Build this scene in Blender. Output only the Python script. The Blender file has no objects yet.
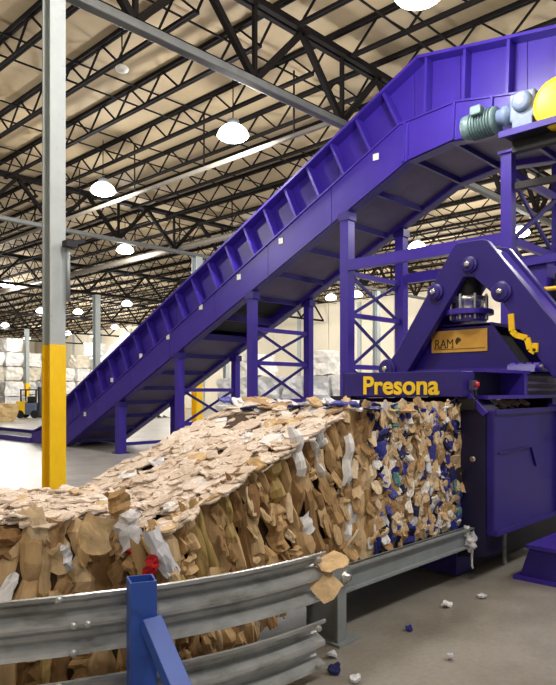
import bpy, bmesh, math, random
from mathutils import Vector, Matrix, noise

random.seed(7)
C = bpy.context.scene.collection
SC = bpy.context.scene

# ---------------------------------------------------------------- camera, world, exposure
H = 1.75                       # eye height
F = 650.0                      # focal length in pixels of the 556 px wide frame
CX, CY = 278.0, 390.0          # principal point (level camera, horizon at y = 390)
CF = Vector((.7219, .6920, 0)) # viewing direction
CR = Vector((.6920, -.7219, 0))
cam_d = bpy.data.cameras.new('camera')
cam = bpy.data.objects.new('camera', cam_d)
C.objects.link(cam)
cam.location = (0, 0, H)
cam.rotation_euler = (math.pi/2, 0, -math.atan2(CF.x, CF.y))
cam_d.sensor_fit = 'HORIZONTAL'
cam_d.sensor_width = 36
cam_d.lens = F/556*36
cam_d.shift_y = (CY-342.5)/556
cam_d.clip_end = 300
SC.camera = cam
SC.view_settings.view_transform = 'Standard'
SC.view_settings.look = 'None'
SC.view_settings.gamma = 1
SC.view_settings.use_curve_mapping = False
SC.view_settings.exposure = 0.62
w = bpy.data.worlds.new('world'); SC.world = w
w.use_nodes = True
bg = w.node_tree.nodes['Background']
bg.inputs[0].default_value = (1.0, .95, .88, 1)
bg.inputs[1].default_value = .14

LAMP_W = 340
LAMP_COL = (1.0, .965, .915)
def lamp_light(p, power=LAMP_W):
    l = bpy.data.lights.new('lamp_light', 'POINT')
    l.energy = power; l.color = LAMP_COL; l.shadow_soft_size = .28
    o = bpy.data.objects.new('lamp_light', l); o.location = p
    C.objects.link(o)
    return o

def ray(px, py): return CF + CR*((px-CX)/F) + Vector((0, 0, -(py-CY)/F))
def at_z(px, py, z):
    r = ray(px, py); t = (z-H)/r.z
    return Vector((0, 0, H)) + r*t
def at_x(px, py, x):
    r = ray(px, py); t = x/r.x
    return Vector((0, 0, H)) + r*t
def cw(off, d, z=0):           # ground coordinates: metres right of and ahead of the viewpoint
    v = CF*d + CR*off
    return Vector((v.x, v.y, z))

# unseen hall lamps over and behind the viewpoint, some added to brighten the bales
for p in ((3.6, 4.6), (4.5, -1.2), (9.6, -1.6), (3.6, 16), (15.6, -1.2), (15.6, 4.6), (-1.5, -1.2)):
    lamp_light((p[0], p[1], 6.95), 350)

# ---------------------------------------------------------------- materials
def s2l(c):
    return tuple(((v/255)/12.92 if v/255 <= .04045 else ((v/255+.055)/1.055)**2.4) for v in c)

def mat(name, col, rough=.5, metal=0, var=.12, scale=6, bump=0, bscale=30, spec=.5, stretch=(1, 1, 1), dirt=None):
    m = bpy.data.materials.new(name); m.use_nodes = True
    nt = m.node_tree; n = nt.nodes; L = nt.links
    b = n['Principled BSDF']
    b.inputs['Roughness'].default_value = rough
    b.inputs['Metallic'].default_value = metal
    b.inputs['Specular IOR Level'].default_value = spec
    c = s2l(col)
    tc = n.new('ShaderNodeTexCoord'); mp = n.new('ShaderNodeMapping'); mp.inputs['Scale'].default_value = stretch
    L.new(tc.outputs['Object'], mp.inputs[0])
    nz = n.new('ShaderNodeTexNoise'); nz.inputs['Scale'].default_value = scale; nz.inputs['Detail'].default_value = 5
    L.new(mp.outputs[0], nz.inputs[0])
    rp = n.new('ShaderNodeValToRGB')
    rp.color_ramp.elements[0].position = .3; rp.color_ramp.elements[1].position = .7
    rp.color_ramp.elements[0].color = tuple(v*(1-var) for v in c)+(1,)
    rp.color_ramp.elements[1].color = tuple(min(1, v*(1+var)) for v in c)+(1,)
    L.new(nz.outputs[0], rp.inputs[0])
    out = rp.outputs[0]
    if dirt:
        n2 = n.new('ShaderNodeTexNoise'); n2.inputs['Scale'].default_value = dirt[1]; n2.inputs['Detail'].default_value = 8
        n2.inputs['Roughness'].default_value = .65
        L.new(mp.outputs[0], n2.inputs[0])
        r2 = n.new('ShaderNodeValToRGB'); r2.color_ramp.elements[0].position = dirt[2]; r2.color_ramp.elements[1].position = dirt[3]
        L.new(n2.outputs[0], r2.inputs[0])
        mx = n.new('ShaderNodeMixRGB'); mx.inputs[2].default_value = s2l(dirt[0])+(1,)
        L.new(r2.outputs[0], mx.inputs[0]); L.new(out, mx.inputs[1]); out = mx.outputs[0]
    L.new(out, b.inputs['Base Color'])
    if bump:
        n3 = n.new('ShaderNodeTexNoise'); n3.inputs['Scale'].default_value = bscale; n3.inputs['Detail'].default_value = 4
        L.new(mp.outputs[0], n3.inputs[0])
        bp = n.new('ShaderNodeBump'); bp.inputs['Strength'].default_value = bump; bp.inputs['Distance'].default_value = .02
        L.new(n3.outputs[0], bp.inputs['Height']); L.new(bp.outputs[0], b.inputs['Normal'])
    return m

def mat_random(name, stops, rough=.8, bump=.5, bscale=14, stretch=(1, 1, 1), var=.25, vscale=5, const=True):
    """colour drawn per object from a ramp, with streaks of its own"""
    m = bpy.data.materials.new(name); m.use_nodes = True
    nt = m.node_tree; n = nt.nodes; L = nt.links
    b = n['Principled BSDF']; b.inputs['Roughness'].default_value = rough; b.inputs['Specular IOR Level'].default_value = .25
    oi = n.new('ShaderNodeObjectInfo'); rp = n.new('ShaderNodeValToRGB')
    rp.color_ramp.interpolation = 'CONSTANT' if const else 'LINEAR'
    els = rp.color_ramp.elements
    while len(els) < len(stops): els.new(.5)
    for e, (p, col) in zip(els, stops):
        e.position = p; e.color = s2l(col)+(1,)
    L.new(oi.outputs['Random'], rp.inputs[0])
    tc = n.new('ShaderNodeTexCoord'); mp = n.new('ShaderNodeMapping'); mp.inputs['Scale'].default_value = stretch
    L.new(tc.outputs['Object'], mp.inputs[0]); L.new(oi.outputs['Random'], mp.inputs['Location'])
    nz = n.new('ShaderNodeTexNoise'); nz.inputs['Scale'].default_value = vscale; nz.inputs['Detail'].default_value = 5
    L.new(mp.outputs[0], nz.inputs[0])
    mr = n.new('ShaderNodeMapRange'); mr.inputs['From Min'].default_value = .3; mr.inputs['From Max'].default_value = .7
    mr.inputs['To Min'].default_value = 1-var; mr.inputs['To Max'].default_value = 1+var*.6
    L.new(nz.outputs[0], mr.inputs[0])
    mx = n.new('ShaderNodeVectorMath'); mx.operation = 'SCALE'
    L.new(rp.outputs[0], mx.inputs[0]); L.new(mr.outputs[0], mx.inputs['Scale'])
    L.new(mx.outputs[0], b.inputs['Base Color'])
    n3 = n.new('ShaderNodeTexNoise'); n3.inputs['Scale'].default_value = bscale; n3.inputs['Detail'].default_value = 3
    L.new(mp.outputs[0], n3.inputs[0])
    bp = n.new('ShaderNodeBump'); bp.inputs['Strength'].default_value = bump; bp.inputs['Distance'].default_value = .03
    L.new(n3.outputs[0], bp.inputs['Height']); L.new(bp.outputs[0], b.inputs['Normal'])
    return m

def emit(name, col, strength):
    m = bpy.data.materials.new(name); m.use_nodes = True
    b = m.node_tree.nodes['Principled BSDF']
    b.inputs['Base Color'].default_value = col+(1,)
    b.inputs['Emission Color'].default_value = col+(1,)
    b.inputs['Emission Strength'].default_value = strength
    return m

M = {}
M['purple'] = mat('purple_paint', (57, 37, 148), .38, var=.10, scale=2.5, bump=.05, bscale=8, dirt=((60, 40, 130), 5, .62, .85))
M['deep_purple'] = mat('deep_purple_paint', (38, 24, 116), .40, var=.12, scale=3, dirt=((45, 35, 100), 6, .6, .85))
M['shaded_purple'] = mat('shaded_purple_paint', (24, 20, 58), .5, var=.15, scale=3)  # press purple with the shade of recesses and mouth side put into the colour
M['sheet'] = mat('grey_violet_sheet', (86, 79, 112), .55, var=.14, scale=2, dirt=((60, 55, 85), 3, .55, .8))
M['belt'] = mat('black_belt', (32, 32, 30), .7, var=.3, scale=4)
M['black'] = mat('black_metal', (20, 18, 24), .6)
M['steel'] = mat('dark_roof_steel', (20, 16, 15), .85, var=.2, scale=3, spec=.15)
M['grey_paint'] = mat('grey_column_paint', (168, 176, 178), .5, var=.06, scale=4, dirt=((120, 122, 120), 6, .62, .85))
M['yellow'] = mat('yellow_paint', (246, 200, 20), .45, var=.07, scale=5, dirt=((120, 92, 20), 9, .64, .74), stretch=(1, 1, .6))
M['galv'] = mat('galvanised_steel', (176, 180, 184), .33, metal=.5, var=.16, scale=7, bump=.08, bscale=20, dirt=((112, 112, 104), 3, .5, .75), stretch=(1, 1, 3))
M['galv_paint'] = mat('grey_galvanised_paint', (140, 147, 152), .5, metal=.3, var=.12, scale=6)
M['blue'] = mat('blue_paint', (42, 78, 166), .42, var=.12, scale=5, dirt=((20, 36, 90), 8, .6, .8))
M['motor'] = mat('grey_green_motor_paint', (92, 116, 118), .45, var=.2, scale=9)
M['gear'] = mat('pale_blue_gearbox_paint', (112, 130, 162), .45, var=.15, scale=9)
M['gold'] = mat('gold_plate', (212, 162, 72), .45, var=.10, scale=8)
M['ink'] = mat('dark_brown_ink', (62, 46, 26), .6)
M['sign_yellow'] = mat('sign_yellow', (252, 214, 40), .5, var=.03)
M['red'] = mat('red_plastic', (210, 36, 48), .35)
M['white'] = mat('white_paint', (228, 226, 220), .6, var=.05)
M['chrome'] = mat('bright_steel', (205, 205, 205), .25, metal=.9, var=.1)
M['rubber'] = mat('black_rubber', (28, 28, 30), .8)
M['deck'] = mat('tan_roof_deck', (176, 158, 126), .75, var=.06, scale=.6, dirt=((156, 136, 102), .5, .5, .75))
M['wall'] = mat('cream_wall', (226, 218, 198), .8, var=.05, scale=.5)
def concrete():
    m = mat('concrete', (164, 161, 156), .34, var=.10, scale=.8, bump=.08, bscale=30, dirt=((120, 115, 107), 1.1, .45, .75))
    nt = m.node_tree; n = nt.nodes; L = nt.links; b = n['Principled BSDF']
    src = b.inputs['Base Color'].links[0].from_socket
    tc = next(x for x in n if x.type == 'TEX_COORD')
    # concrete darkened around the press, painting in the brighter lamp light farther off
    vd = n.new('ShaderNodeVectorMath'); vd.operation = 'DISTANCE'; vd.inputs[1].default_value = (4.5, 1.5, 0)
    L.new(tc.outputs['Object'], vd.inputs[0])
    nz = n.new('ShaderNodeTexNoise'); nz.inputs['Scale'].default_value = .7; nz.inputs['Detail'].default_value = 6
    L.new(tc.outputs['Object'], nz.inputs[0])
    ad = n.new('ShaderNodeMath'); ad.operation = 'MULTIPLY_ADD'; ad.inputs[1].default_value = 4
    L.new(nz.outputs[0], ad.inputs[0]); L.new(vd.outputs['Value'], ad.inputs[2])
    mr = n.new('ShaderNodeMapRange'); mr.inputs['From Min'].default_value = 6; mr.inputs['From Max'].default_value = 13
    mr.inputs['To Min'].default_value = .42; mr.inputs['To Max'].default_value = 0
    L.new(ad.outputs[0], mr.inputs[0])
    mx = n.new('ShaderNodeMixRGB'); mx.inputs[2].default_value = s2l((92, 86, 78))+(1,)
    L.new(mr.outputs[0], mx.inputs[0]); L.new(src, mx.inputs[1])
    n2 = n.new('ShaderNodeTexNoise'); n2.inputs['Scale'].default_value = 26; n2.inputs['Detail'].default_value = 8; n2.inputs['Roughness'].default_value = .8
    L.new(tc.outputs['Object'], n2.inputs[0])
    r2 = n.new('ShaderNodeMapRange'); r2.inputs['From Min'].default_value = .3; r2.inputs['From Max'].default_value = .7; r2.inputs['To Min'].default_value = .82; r2.inputs['To Max'].default_value = 1.18
    L.new(n2.outputs[0], r2.inputs[0])
    sc = n.new('ShaderNodeVectorMath'); sc.operation = 'SCALE'; L.new(mx.outputs[0], sc.inputs[0]); L.new(r2.outputs[0], sc.inputs['Scale'])
    L.new(sc.outputs[0], b.inputs['Base Color'])
    return m
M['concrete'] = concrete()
M['core'] = mat('bale_core_cardboard', (64, 44, 25), .9, var=.4, scale=12, bump=.6, bscale=12)
M['core_pale'] = mat('bale_top_cardboard', (176, 150, 122), .9, var=.25, scale=12, bump=.6, bscale=12)
M['pipe'] = mat('pale_sprinkler_pipe', (138, 132, 122), .5)
M['chord'] = mat('grey_chord_paint', (92, 94, 94), .5)
BROWNS = [(0, (178, 146, 104)), (.12, (196, 164, 122)), (.28, (156, 124, 86)), (.4, (206, 176, 134)), (.55, (182, 150, 106)), (.68, (212, 184, 144)),
          (.8, (166, 134, 96)), (.9, (140, 108, 72)), (.96, (220, 198, 166))]
M['card'] = mat_random('brown_cardboard', BROWNS, vscale=2.5, bscale=4, bump=.3, var=.2)
M['olive'] = mat_random('olive_cardboard', [(0, (176, 150, 98)), (.5, (186, 160, 104))], vscale=2.5, bscale=4, bump=.3)
PALES = [(0, (216, 200, 186)), (.15, (216, 200, 188)), (.32, (206, 188, 172)), (.46, (224, 210, 199)), (.62, (220, 206, 194)), (.78, (210, 193, 179)), (.9, (178, 154, 130)), (.96, (222, 212, 204))]  # bale tops: lamp light on the same cardboard put into its colour
M['pale'] = mat_random('lit_top_cardboard', PALES, bscale=5, bump=.3, var=.12)
def island(m):
    nt = m.node_tree; oi = next(x for x in nt.nodes if x.type == 'OBJECT_INFO'); rp = next(x for x in nt.nodes if x.type == 'VALTORGB')
    g = nt.nodes.new('ShaderNodeNewGeometry'); nt.links.new(g.outputs['Random Per Island'], rp.inputs[0]); return m
M['pale_flakes'] = island(mat_random('lit_loose_flakes', PALES, bscale=20, bump=.3, var=.12))
MIX = [(0, (200, 172, 134)), (.11, (222, 202, 174)), (.22, (168, 136, 96)), (.32, (230, 222, 210)), (.40, (54, 58, 140)), (.46, (190, 160, 122)), (.53, (30, 34, 74)),
       (.63, (214, 194, 166)), (.71, (234, 233, 234)), (.78, (92, 94, 180)), (.82, (142, 112, 76)), (.88, (206, 182, 150)), (.95, (90, 140, 146)), (.97, (44, 40, 40))]
M['mixed'] = mat_random('mixed_waste_paper', MIX, bscale=5, bump=.4)
M['paper'] = mat_random('white_waste_paper', [(0, (226, 226, 230)), (.5, (210, 212, 222))], bscale=4, bump=.3, vscale=2, var=.1)
M['blueplastic'] = mat_random('blue_plastic_film', [(0, (48, 56, 150)), (.4, (34, 40, 96)), (.7, (74, 78, 170))], rough=.4)
M['redplastic'] = mat_random('red_plastic_film', [(0, (176, 28, 36)), (.5, (190, 36, 44))], rough=.4)
M['whitebale'] = mat_random('white_bale_wrap', [(0, (232, 232, 232)), (.3, (222, 224, 228)), (.6, (238, 236, 230)), (.85, (214, 206, 190))], bscale=5)
M['heap'] = mat('white_paper_heap', (236, 236, 236), .85, var=.1, scale=2, bump=.6, bscale=4)
M['lens'] = emit('lamp_lens', (1, .97, .92), 14)
M['acrylic'] = emit('glowing_acrylic_reflector', (1, .97, .92), 3)

# ---------------------------------------------------------------- mesh helpers
class MB:
    def __init__(s): s.v = []; s.f = []
    def add(s, vs, fs):
        o = len(s.v); s.v += [Vector(v) for v in vs]; s.f += [tuple(i+o for i in f) for f in fs]; return s
    def box(s, a, b):
        (x0, y0, z0), (x1, y1, z1) = a, b
        return s.add([(x0, y0, z0), (x1, y0, z0), (x1, y1, z0), (x0, y1, z0), (x0, y0, z1), (x1, y0, z1), (x1, y1, z1), (x0, y1, z1)],
                     [(0, 3, 2, 1), (4, 5, 6, 7), (0, 1, 5, 4), (1, 2, 6, 5), (2, 3, 7, 6), (3, 0, 4, 7)])
    def bar(s, p, q, wd, hd, up=(0, 0, 1)):
        p = Vector(p); q = Vector(q); d = (q-p).normalized(); up = Vector(up)
        if abs(d.dot(up)) > .98: up = Vector((1, 0, 0))
        a = d.cross(up).normalized(); b = a.cross(d)
        vs = []
        for e in (p, q):
            for i, j in ((-1, -1), (1, -1), (1, 1), (-1, 1)): vs.append(e + a*(i*wd/2) + b*(j*hd/2))
        return s.add(vs, [(0, 1, 2, 3), (7, 6, 5, 4), (0, 4, 5, 1), (1, 5, 6, 2), (2, 6, 7, 3), (3, 7, 4, 0)])
    def cyl(s, p, q, r, n=12, r2=None):
        p = Vector(p); q = Vector(q); d = (q-p).normalized(); r2 = r if r2 is None else r2
        up = Vector((0, 0, 1)) if abs(d.z) < .9 else Vector((1, 0, 0))
        a = d.cross(up).normalized(); b = a.cross(d)
        vs = [p + (a*math.cos(2*math.pi*i/n) + b*math.sin(2*math.pi*i/n))*r for i in range(n)]
        vs += [q + (a*math.cos(2*math.pi*i/n) + b*math.sin(2*math.pi*i/n))*r2 for i in range(n)]
        fs = [(i, i+n, (i+1) % n+n, (i+1) % n) for i in range(n)] + [tuple(range(n)), tuple(range(2*n-1, n-1, -1))]
        return s.add(vs, fs)
    def lathe(s, p, axis, prof, n=16):
        p = Vector(p); d = Vector(axis).normalized()
        up = Vector((0, 0, 1)) if abs(d.z) < .9 else Vector((1, 0, 0))
        a = d.cross(up).normalized(); b = a.cross(d); vs = []; fs = []
        for (r, t) in prof:
            for i in range(n):
                an = 2*math.pi*i/n; vs.append(p + d*t + (a*math.cos(an)+b*math.sin(an))*r)
        for k in range(len(prof)-1):
            for i in range(n): fs.append((k*n+i, (k+1)*n+i, (k+1)*n+(i+1) % n, k*n+(i+1) % n))
        fs += [tuple(range(n)), tuple(range(len(prof)*n-1, (len(prof)-1)*n-1, -1))]
        return s.add(vs, fs)
    def prism(s, poly, vec):
        vec = Vector(vec); n = len(poly); a = [Vector(p) for p in poly]
        return s.add(a + [p+vec for p in a], [tuple(range(n)), tuple(range(2*n-1, n-1, -1))] + [(i, i+n, (i+1) % n+n, (i+1) % n) for i in range(n)])
    def tube(s, pts, r, n=8):
        for a, b in zip(pts, pts[1:]): s.cyl(a, b, r, n)
        return s
    def mesh(s, name, m=None, smooth=False, off=Vector((0, 0, 0))):
        me = bpy.data.meshes.new(name)
        me.from_pydata([tuple(v-off) for v in s.v], [], s.f)
        bm = bmesh.new(); bm.from_mesh(me); bmesh.ops.recalc_face_normals(bm, faces=bm.faces); bm.to_mesh(me); bm.free()
        if smooth:
            for p in me.polygons: p.use_smooth = True
        if m: me.materials.append(m)
        return me

def link(name, me, parent=None, loc=None, rot=None, scale=None):
    o = bpy.data.objects.new(name, me); C.objects.link(o)
    if parent: o.parent = parent
    if loc is not None: o.location = loc
    if rot is not None: o.rotation_euler = rot
    if scale is not None: o.scale = scale
    return o
def root_pos(o):
    v = Vector(o.location); p = o.parent
    while p: v += Vector(p.location); p = p.parent
    return v
def part(name, mb, m, parent, label=None, smooth=False, bevel=0, kind=None):
    """mb in world coordinates; parent chain only ever translated"""
    o = link(name, mb.mesh(name, m, smooth, root_pos(parent)), parent)
    if label: o['label'] = label
    if kind: o['kind'] = kind
    if bevel:
        b = o.modifiers.new('bevel', 'BEVEL'); b.width = bevel; b.segments = 2; b.limit_method = 'ANGLE'
    return o
def thing(name, label, cat, loc=(0, 0, 0), group=None):
    o = bpy.data.objects.new(name, None); o.empty_display_size = .2; C.objects.link(o)
    o.location = loc; o['label'] = label; o['category'] = cat
    if group: o['group'] = group
    return o
def struct(name, mb, m, parent=None):
    o = link(name, mb.mesh(name, m), parent)
    if not parent: o['kind'] = 'structure'
    return o
def dup(root, loc, label=None, group=None):
    r = root.copy(); C.objects.link(r); r.location = loc
    if label: r['label'] = label
    if group: r['group'] = group
    for ch in root.children:
        c = ch.copy(); C.objects.link(c); c.parent = r
        for g in ch.children:
            d = g.copy(); C.objects.link(d); d.parent = c
    return r

# ---------------------------------------------------------------- setting: floor, roof deck, walls
XW, YW = 39.0, 81.0
wf = struct('wall_light_block', MB().box((-8.3, -8, 0), (-8, YW, 8.66)), M['wall'])  # unseen wall added to cut light coming in from the left
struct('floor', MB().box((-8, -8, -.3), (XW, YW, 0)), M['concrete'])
ceil = struct('ceiling', MB().box((-8, -8, 8.66), (XW+.3, YW+.3, 8.9)), M['deck'])
wr = struct('wall_right', MB().box((XW+.12, -8, 0), (XW+.4, YW+.4, 8.66)), M['wall'])
wl = struct('wall_left', MB().box((-8, YW+.12, 0), (XW, YW+.4, 8.66)), M['wall'])
pm = MB().box((0, .01, 0), (.1, 2.94, 8.6)).mesh('wall_panel', M['wall'])
for k in range(26): link('wall_panel', pm, wr, (XW+.02, 2+k*3, .03))
pm = MB().box((.01, 0, 0), (2.94, .1, 8.6)).mesh('wall_panel', M['wall'])
for k in range(12): link('wall_panel', pm, wl, (3+k*3, YW+.02, .03))
pil = MB().box((0, 0, 0), (.12, .3, 8.2)).mesh('pilaster', M['grey_paint'])
for k in range(12): link('pilaster', pil, wr, (XW-.1, 4.85+k*6, .03))

# ---------------------------------------------------------------- roof steel: girders, joists, bridging
GY = [-3.83, 7.97, 19.8, 31.6, 43.4, 55.2, 67.0]
def girder(y, x0, x1, label, stuff=False):
    g = thing('roof_girder', label, 'girder', (x0, y, 7.0))
    part('top_chord', MB().box((x0, y-.13, 8.30), (x1, y-.03, 8.42)).box((x0, y+.03, 8.30), (x1, y+.13, 8.42)), M['steel'], g)
    part('bottom_chord', MB().box((x0, y-.09, 6.93), (x1, y+.09, 7.06)), M['chord'] if not stuff else M['steel'], g, 'grey bottom chord' if not stuff else None, bevel=.02)
    n = int((x1-x0)/1.2); step = (x1-x0)/n
    allw = MB()
    for k in range(n):
        a = (x0+k*step, y, 8.32 if k % 2 == 0 else 7.04); b = (x0+(k+1)*step, y, 7.04 if k % 2 == 0 else 8.32)
        if stuff: allw.bar(a, b, .09, .09)
        else:
            part('web_member', MB().bar(a, b, .10, .11), M['steel'], g)
            if k % 2 == 0: part('web_post', MB().bar((b[0], y, 7.05), (b[0], y, 8.32), .07, .07), M['steel'], g)
    if stuff: part('web_members', allw, M['steel'], g, kind='stuff')
girder(GY[1], 4.14, 28.14, 'nearest roof girder with a grey bottom chord meeting the yellow based column')
girder(GY[2], 4.14, 37.9, 'second roof girder, dark trusswork behind the column at lamp height')
girder(GY[3], 12, 37.9, 'third roof girder away, thin dark truss beyond the second one', True)
girder(GY[4], 16, 37.9, 'fourth roof girder away, thin dark truss far behind the conveyor foot', True)
girder(GY[5], 20, 37.9, 'fifth roof girder away, very thin dark truss at the far left', True)
girder(GY[6], 24, 37.9, 'farthest roof girder, hair thin truss low at the far left', True)

def joist_proto(near):
    L = 11.8; j = thing('bar_joist', '', 'joist')
    tc = MB().box((-.06, 0, 8.56), (-.012, L, 8.64)).box((.012, 0, 8.56), (.06, L, 8.64))
    bc = MB().box((-.05, .5, 8.03), (-.01, L-.5, 8.09)).box((.01, .5, 8.03), (.05, L-.5, 8.09))
    part('top_chord', tc, M['steel'], j); part('bottom_chord', bc, M['steel'], j)
    n = 18; st = (L-1.0)/n
    if near:
        up = MB().bar((0, 0, 8.06), (0, st, 8.6), .035, .035).mesh('web_rod', M['steel'])
        dn = MB().bar((0, 0, 8.6), (0, st, 8.06), .035, .035).mesh('web_rod', M['steel'])
        for k in range(n): link('web_rod', up if k % 2 == 0 else dn, j, (0, .5+k*st, 0))
        e = MB().bar((0, 0, 8.6), (0, .5, 8.06), .035, .035).mesh('web_rod', M['steel'])
        link('web_rod', e, j, (0, 0, 0))
    else:
        wb = MB()
        for k in range(n):
            a, b = (8.06, 8.6) if k % 2 == 0 else (8.6, 8.06)
            wb.bar((0, .5+k*st, a), (0, .5+(k+1)*st, b), .035, .035)
        part('web_rods', wb, M['steel'], j, kind='stuff')
    return j
jn, jf = joist_proto(True), joist_proto(False)
XS = [3.95+1.47*k for k in range(24)]
bays = [(0, 7, 37.5, True, 'dark bar joist under the tan roof, bay above the conveyor head'),
        (1, 3, 37.5, True, 'dark bar joist under the tan roof, bay between first and second girders'),
        (2, 8, 37.5, False, 'dark bar joist of the roof between second and third girders'),
        (3, 13, 37.5, False, 'small far bar joist of the roof between third and fourth girders'),
        (4, 17, 37.5, False, 'tiny bar joist of the roof between fourth and fifth girders'),
        (5, 21, 37.5, False, 'minute bar joist of the roof between fifth and farthest girders'),
        (6, 25, 37.5, False, 'minute bar joist of the roof beyond the farthest girder')]
used = set()
for (b, x0, x1, near, lab) in bays:
    for x in XS:
        if x < x0 or x > x1: continue
        src = jn if near else jf
        if src.name not in used:
            used.add(src.name); o = src; o.location = (x, GY[b], 0); o['label'] = lab; o['group'] = lab.replace('bar joist', 'bar joists')
        else: dup(src, (x, GY[b], 0), lab, lab.replace('bar joist', 'bar joists'))
for b, (x0, x1) in enumerate(((6, 37.5), (3, 37.5), (8, 37.5), (13, 37.5))):
    for k in range(4):
        y = GY[b]+1.5+k*2.9
        for z in (8.12, 8.55):
            o = link('bridging_rod', MB().bar((x0, y, z), (x1, y, z), .03, .03).mesh('bridging_rod', M['steel']))
            o['label'] = ('thin dark bridging rod crossing the roof joists, bay above the conveyor head', 'thin dark bridging rod crossing joists between first and second girders',
                          'thin dark bridging rod crossing joists between second and third girders', 'thin dark bridging rod crossing joists beyond the third girder')[b]
            o['category'] = 'rod'; o['group'] = o['label'].replace('rod', 'rods')

# sprinkler pipes
def pipe(x, y0, y1, z, r, label):
    p = thing('sprinkler_pipe', label, 'pipe', (x, y0, z))
    part('pipe', MB().cyl((x, y0, z), (x, y1, z), r, 10), M['pipe'], p, smooth=True)
    hg = MB().box((-.015, -.015, 0), (.015, .015, 8.6-z)).mesh('hanger', M['steel'])
    for k in range(int((y1-y0)/3)): link('hanger', hg, p, (0, 1+k*3, 0))
pipe(10.3, 8.4, 36, 7.2, .055, 'pale thin sprinkler pipe running beside the two nearest lamps')
pipe(15.4, 10, 50, 7.2, .11, 'thick grey pipe running under the roof behind the conveyor')

# ---------------------------------------------------------------- columns
def column(x, y, label, wd=.3, detail=False):
    c = thing('steel_column', label, 'column', (x, y, 0))
    def hsec(z0, z1, e=0):
        h = wd/2+e; t = .022+e
        return MB().box((x-h, y-h, z0), (x+h, y-h+t, z1)).box((x-h, y+h-t, z0), (x+h, y+h, z1)).box((x-t/2, y-h+t+.001, z0), (x+t/2, y+h-t-.001, z1))
    part('base_plate', MB().box((x-.25, y-.25, 0), (x+.25, y+.25, .03)), M['steel'], c)
    part('lower_shaft', hsec(.03, 2.34, .004), M['yellow'], c, 'yellow painted lower shaft')
    part('upper_shaft', hsec(2.34, 8.3 if detail else 6.92), M['grey_paint'], c, 'light grey upper shaft')
    return c
nc = column(4.11, 8.0, 'grey steel column with yellow lower half standing behind the cardboard bales', wd=.215, detail=True)
part('conduit', MB().tube([(4.20, 7.80, 2.9), (4.20, 7.80, 3.62)], .03, 8), M['galv_paint'], nc, 'grey conduit drop', True)
part('pipe_clamp', MB().box((4.14, 7.72, 3.60), (4.30, 7.84, 3.68)).bar((4.22, 7.78, 3.65), (4.42, 7.78, 3.72), .05, .05), M['black'], nc, 'black pipe clamp')
column(16.1, 19.8, 'small yellow based column seen under the conveyor')
column(18.7, 31.6, 'thin distant column between the near column and the conveyor')
column(25.0, 53.4, 'hair thin distant column above the forklift at the far left')
column(28.1, 19.8, 'distant column behind the conveyor support frames')
column(28.1, 31.6, 'distant column near the cream wall behind the conveyor foot')

# ---------------------------------------------------------------- lamps
def lamp_proto():
    t = thing('high_bay_lamp', '', 'lamp')
    part('reflector', MB().lathe((0, 0, 0), (0, 0, 1), [(.33, .03), (.35, .05), (.30, .16), (.20, .25), (.13, .28)], 20), M['acrylic'], t, 'glowing acrylic reflector', True)
    part('ballast', MB().lathe((0, 0, 0), (0, 0, 1), [(.12, .275), (.13, .29), (.13, .38), (.03, .42)], 14), M['galv_paint'], t, smooth=True)
    part('lens', MB().lathe((0, 0, -.06), (0, 0, 1), [(.08, 0), (.22, .02), (.30, .06), (.31, .09)], 16), M['lens'], t, 'glowing white lens', True)
    part('hanger', MB().cyl((0, 0, .42), (0, 0, 1.455), .012, 6), M['steel'], t)
    return t
lp = lamp_proto(); first = True
LAMPS = [((233, 138), 'bright lamp above the middle of the conveyor, largest in the roof'),
         ((103, 193), 'bright lamp right of the yellow based column, second largest'),
         ((125, 252), 'medium lamp below the second largest lamp'),
         ((417, 249), 'lamp seen left of the A shaped press arms'),
         ((520, 235), 'lamp glowing right of the press arm apex'),
         ((357, 296), 'lamp seen between the braces of the tall support frame'),
         ((331, 299), 'small lamp near the cream wall between two support frames'),
         ((419, -2), 'lamp close above the bend of the conveyor'),
         ((7, 286), 'distant lamp at the far left above the forklift'),
         ((127, 305), 'distant lamp just above the incline, right of the column')]
FAR = [(78, 313), (41, 312), (115, 328), (68, 334), (5, 326), (27, 339), (94, 337)]
for (px, py), lab in LAMPS + [(p, 'small distant lamp under the roof at the far left') for p in FAR]:
    p = at_z(px, py, 7.2)
    if first: lp.location = p; lp['label'] = lab; first = False; o = lp
    else: o = dup(lp, p, lab)
    if 'small distant' in lab: o['group'] = 'small distant roof lamps'
    lamp_light(p-Vector((0, 0, .3)), 190 if py < 0 else LAMP_W)
for p in ((28, 8), (34, 15), (15.6, 10.4), (28, 16), (33, 30), (33, 44), (22, 22), (28, 28), (33, 52), (27, 46), (34, 68), (18, 40)):     # unseen hall lamps, far ones added to brighten the back of the hall
    lamp_light((p[0], p[1], 6.95))
# hanging detector
p = at_z(122, 68, 7.55)
t = thing('smoke_detector', 'small pale detector hanging from a joist near the grey girder chord', 'detector', p)
part('head', MB().lathe(p, (0, 0, 1), [(.05, -.08), (.11, -.05), (.12, 0), (.06, .05), (.02, .06)], 12), M['white'], t, smooth=True)
part('cord', MB().cyl(p+Vector((0, 0, .05)), (p.x, p.y, 8.655), .012, 6), M['steel'], t)

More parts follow.
